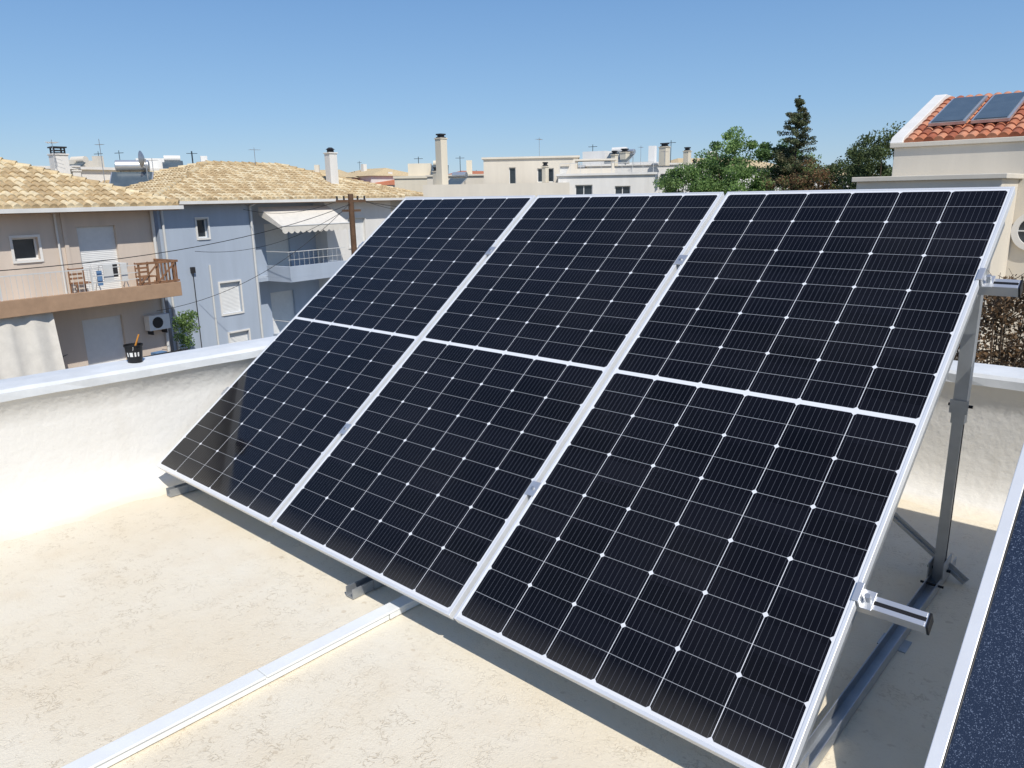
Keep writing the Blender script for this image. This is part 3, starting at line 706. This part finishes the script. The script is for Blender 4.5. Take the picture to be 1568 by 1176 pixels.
# ---------------------------------------------------------------- vegetation
def leaves(name,parent,centers,radii,nper,size,mats,flat=.7):
    C=np.repeat(np.array(centers),nper,axis=0); Rr=np.repeat(np.array(radii),nper)
    n=len(C); d=rng.normal(size=(n,3)); d/=np.linalg.norm(d,axis=1)[:,None]; rad=Rr*rng.uniform(.15,1,n)**.6
    P=C+d*rad[:,None]*np.array([1,1,flat])
    a=rng.normal(size=(n,3)); a/=np.linalg.norm(a,axis=1)[:,None]; c=rng.normal(size=(n,3)); bb=np.cross(a,c); bb/=np.linalg.norm(bb,axis=1)[:,None]
    s=size*rng.uniform(.6,1.3,n)[:,None]
    V=np.stack([P-a*s,P-bb*s*.5,P+a*s,P+bb*s*.5],1).reshape(-1,3)
    F=np.arange(4*n).reshape(-1,4)
    me=bpy.data.meshes.new(name); me.from_pydata(V.tolist(),[],F.tolist())
    for m in mats: me.materials.append(m)
    cl=np.repeat(rng.integers(0,3,len(centers)),nper); rnd_=rng.integers(0,3,n); mi=np.where(rng.random(n)<.65,cl,rnd_)
    me.polygons.foreach_set('material_index',mi.astype(np.int32)); me.update()
    o=bpy.data.objects.new(name,me); scene.collection.objects.link(o); o.parent=parent
def broad_tree(name,loc,top,rx,rz,nc,nper,size,mats,clr=.7):
    e=empty(name,(loc[0],loc[1],GZ)); H=top-GZ
    b=B('trunk',['bark'],e); cz=H-rz
    b.cyl((0,0,0),(.1,.05,cz*.6),.22,0,10,.16); 
    cents=[]
    for k in range(nc):
        d=rng.normal(size=3); d/=np.linalg.norm(d); rr_=rng.uniform(.2,1)**.45*.88
        p=np.array([d[0]*rx*rr_,d[1]*rx*rr_,cz+d[2]*rz*rr_]); cents.append(p)
    for k in range(0,nc,max(1,nc//16)): 
        p=cents[k]; m_=(p[0]*.4,p[1]*.4,cz*.75); b.cyl((.1,.05,cz*.58),m_,.10,0,6,.06); b.cyl(m_,tuple(p),.06,0,6,.015)
    b.done(); leaves('foliage',e,cents,rng.uniform(.5,1.2,nc)*clr,nper,size,mats)
broad_tree('broadleaf_tree',(-19.1,38.9),5.0,2.6,3.2,150,230,.075,LG,.6)
broad_tree('broadleaf_tree',(-21.6,37.6),3.3,1.6,2.2,60,220,.07,LG,.55)
broad_tree('broadleaf_tree',(-17.0,40.6),4.4,1.7,2.6,60,220,.07,LG,.55)
broad_tree('pine_tree',(-11.2,37.4),4.4,2.3,2.6,110,230,.065,LD,.58)
broad_tree('pine_tree',(-13.2,40.5),4.0,2.1,2.6,75,220,.065,LD,.58)
broad_tree('dry_tree',(-14.7,38.0),3.3,1.7,2.4,60,200,.06,[LB[0],LD[1],LB[1]],.5)
broad_tree('dry_tree',(-16.3,37.4),2.9,1.1,2.4,36,180,.06,[LB[0],LG[1],LB[1]],.45)
# conifer
e=empty('conifer_tree',(-16.2,39.5,GZ)); b=B('trunk',['bark'],e); b.cyl((0,0,0),(0,0,13.1),.2,0,8,.015)
cents=[];rad=[]
for k in range(190):
    z=5.0+8.0*random.random()**.9; f=(13.4-z)/8.4
    a=random.uniform(0,6.28); rr_=(.14+2.1*f**.8)*random.uniform(.45,1.15)
    tip=(math.cos(a)*rr_,math.sin(a)*rr_,z+rr_*random.uniform(.05,.35))
    b.cyl((0,0,z),tip,.025,0,5,.006)
    for t in(.3,.55,.8,1.0): cents.append(np.array([tip[0]*t,tip[1]*t,z+(tip[2]-z)*t-.05])); rad.append(random.uniform(.10,.17)+.12*f)
for k in range(6): cents.append(np.array([0,0,12.45+.14*k])); rad.append(.12-.012*k)
b.done(); leaves('needles',e,cents,rad,60,.045,LC,.8)
# dry shrub behind back parapet
e=empty('dry_shrub',(-1.75,12.0,GZ)); b=B('branches',['bark'],e); cents=[];rad=[]
for k in range(130):
    a=random.uniform(0,6.28); rr_=random.uniform(.1,1.4); tz=random.uniform(4.6,7.25)-rr_*.25; tip=(math.cos(a)*rr_,math.sin(a)*rr_,tz)
    m_=(tip[0]*.5,tip[1]*.5,tz*.7); b.cyl((0,0,.5),m_,.03,0,5,.016); b.cyl(m_,tip,.016,0,5,.005); cents.append(np.array(tip)); rad.append(random.uniform(.2,.42))
    for j in range(6): b.cyl(tip,(tip[0]+random.uniform(-.4,.4),tip[1]+random.uniform(-.4,.4),tip[2]+random.uniform(-.15,.4)),.008,0,4,.003)
b.done(); leaves('dry_foliage',e,cents,rad,130,.034,LB,1.0)
e=empty('climbing_plant',(-27.2,12.0,GZ)); leaves('foliage',e,[np.array([random.uniform(-.3,.3),random.uniform(-.3,.3),random.uniform(2.5,4.6)]) for k in range(16)],[.25]*16,120,.05,LG,1.0)

# ---------------------------------------------------------------- ground, street
b=B('ground',[mat('ground_earth',(.22,.19,.14),.95,.2,.3)]); S=1500; b.poly([(-S,-S,GZ-.01),(S,-S,GZ-.01),(S,S,GZ-.01),(-S,S,GZ-.01)]); b.done()
b=B('street',['asphalt']); b.poly([(-22.5,-60,GZ),(-16,-60,GZ),(-16,18,GZ),(-22.5,18,GZ)]); b.done()

# ---------------------------------------------------------------- light, sky, camera
EL=math.radians(50); sx,sy=.92,-.39; nrm=math.hypot(sx,sy); sx/=nrm; sy/=nrm
S_=Vector((sx*math.cos(EL),sy*math.cos(EL),math.sin(EL)))
ld=bpy.data.lights.new('sun','SUN'); ld.energy=4.2; ld.angle=math.radians(.5); ld.color=(1,.955,.88)
lo=bpy.data.objects.new('sun',ld); lo.rotation_euler=S_.to_track_quat('Z','Y').to_euler(); scene.collection.objects.link(lo)
w=bpy.data.worlds.new('World'); scene.world=w; w.use_nodes=True; nt=w.node_tree
sk=nt.nodes.new('ShaderNodeTexSky'); sk.sky_type='NISHITA'; sk.sun_disc=False; sk.sun_elevation=EL; sk.sun_rotation=math.atan2(sx,sy)
sk.air_density=1.0; sk.dust_density=.2; sk.ozone_density=3.0
# clear-day elevation tint blended with the physical sky
tc=nt.nodes.new('ShaderNodeTexCoord'); sp=nt.nodes.new('ShaderNodeSeparateXYZ'); nt.links.new(tc.outputs['Generated'],sp.inputs[0])
rp=nt.nodes.new('ShaderNodeValToRGB'); nt.links.new(sp.outputs[2],rp.inputs[0])
els=rp.color_ramp.elements
els[0].position=0.0; els[0].color=(.36,.54,.74,1); els[1].position=.9; els[1].color=(.04,.12,.36,1)
k=els.new(.10); k.color=(.24,.45,.75,1); k=els.new(.30); k.color=(.115,.29,.63,1)
vm=nt.nodes.new('ShaderNodeVectorMath'); vm.operation='SCALE'; vm.inputs['Scale'].default_value=1/.12; nt.links.new(rp.outputs[0],vm.inputs[0])
mx=nt.nodes.new('ShaderNodeMix'); mx.data_type='RGBA'; mx.inputs[0].default_value=.7
nt.links.new(sk.outputs[0],mx.inputs[6]); nt.links.new(vm.outputs[0],mx.inputs[7])
bg=nt.nodes['Background']; bg.inputs[1].default_value=.12; nt.links.new(mx.outputs[2],bg.inputs[0])
scene.view_settings.view_transform='Standard'; scene.view_settings.look='None'; scene.view_settings.exposure=0

cam=bpy.data.cameras.new('camera'); co=bpy.data.objects.new('camera',cam); scene.collection.objects.link(co); scene.camera=co
cam.sensor_width=36; cam.lens=36*1153/1568; cam.clip_end=5000; cam.clip_start=.02
rt=Vector((.7410,.6713,-.0169)).normalized(); fw_=Vector((-.6545,.7164,-.2415)); fw_=(fw_-rt*fw_.dot(rt)).normalized(); upv=rt.cross(fw_)
m4=Matrix(((rt.x,upv.x,-fw_.x,.005),(rt.y,upv.y,-fw_.y,-.016),(rt.z,upv.z,-fw_.z,1.506),(0,0,0,1)))
co.matrix_world=m4
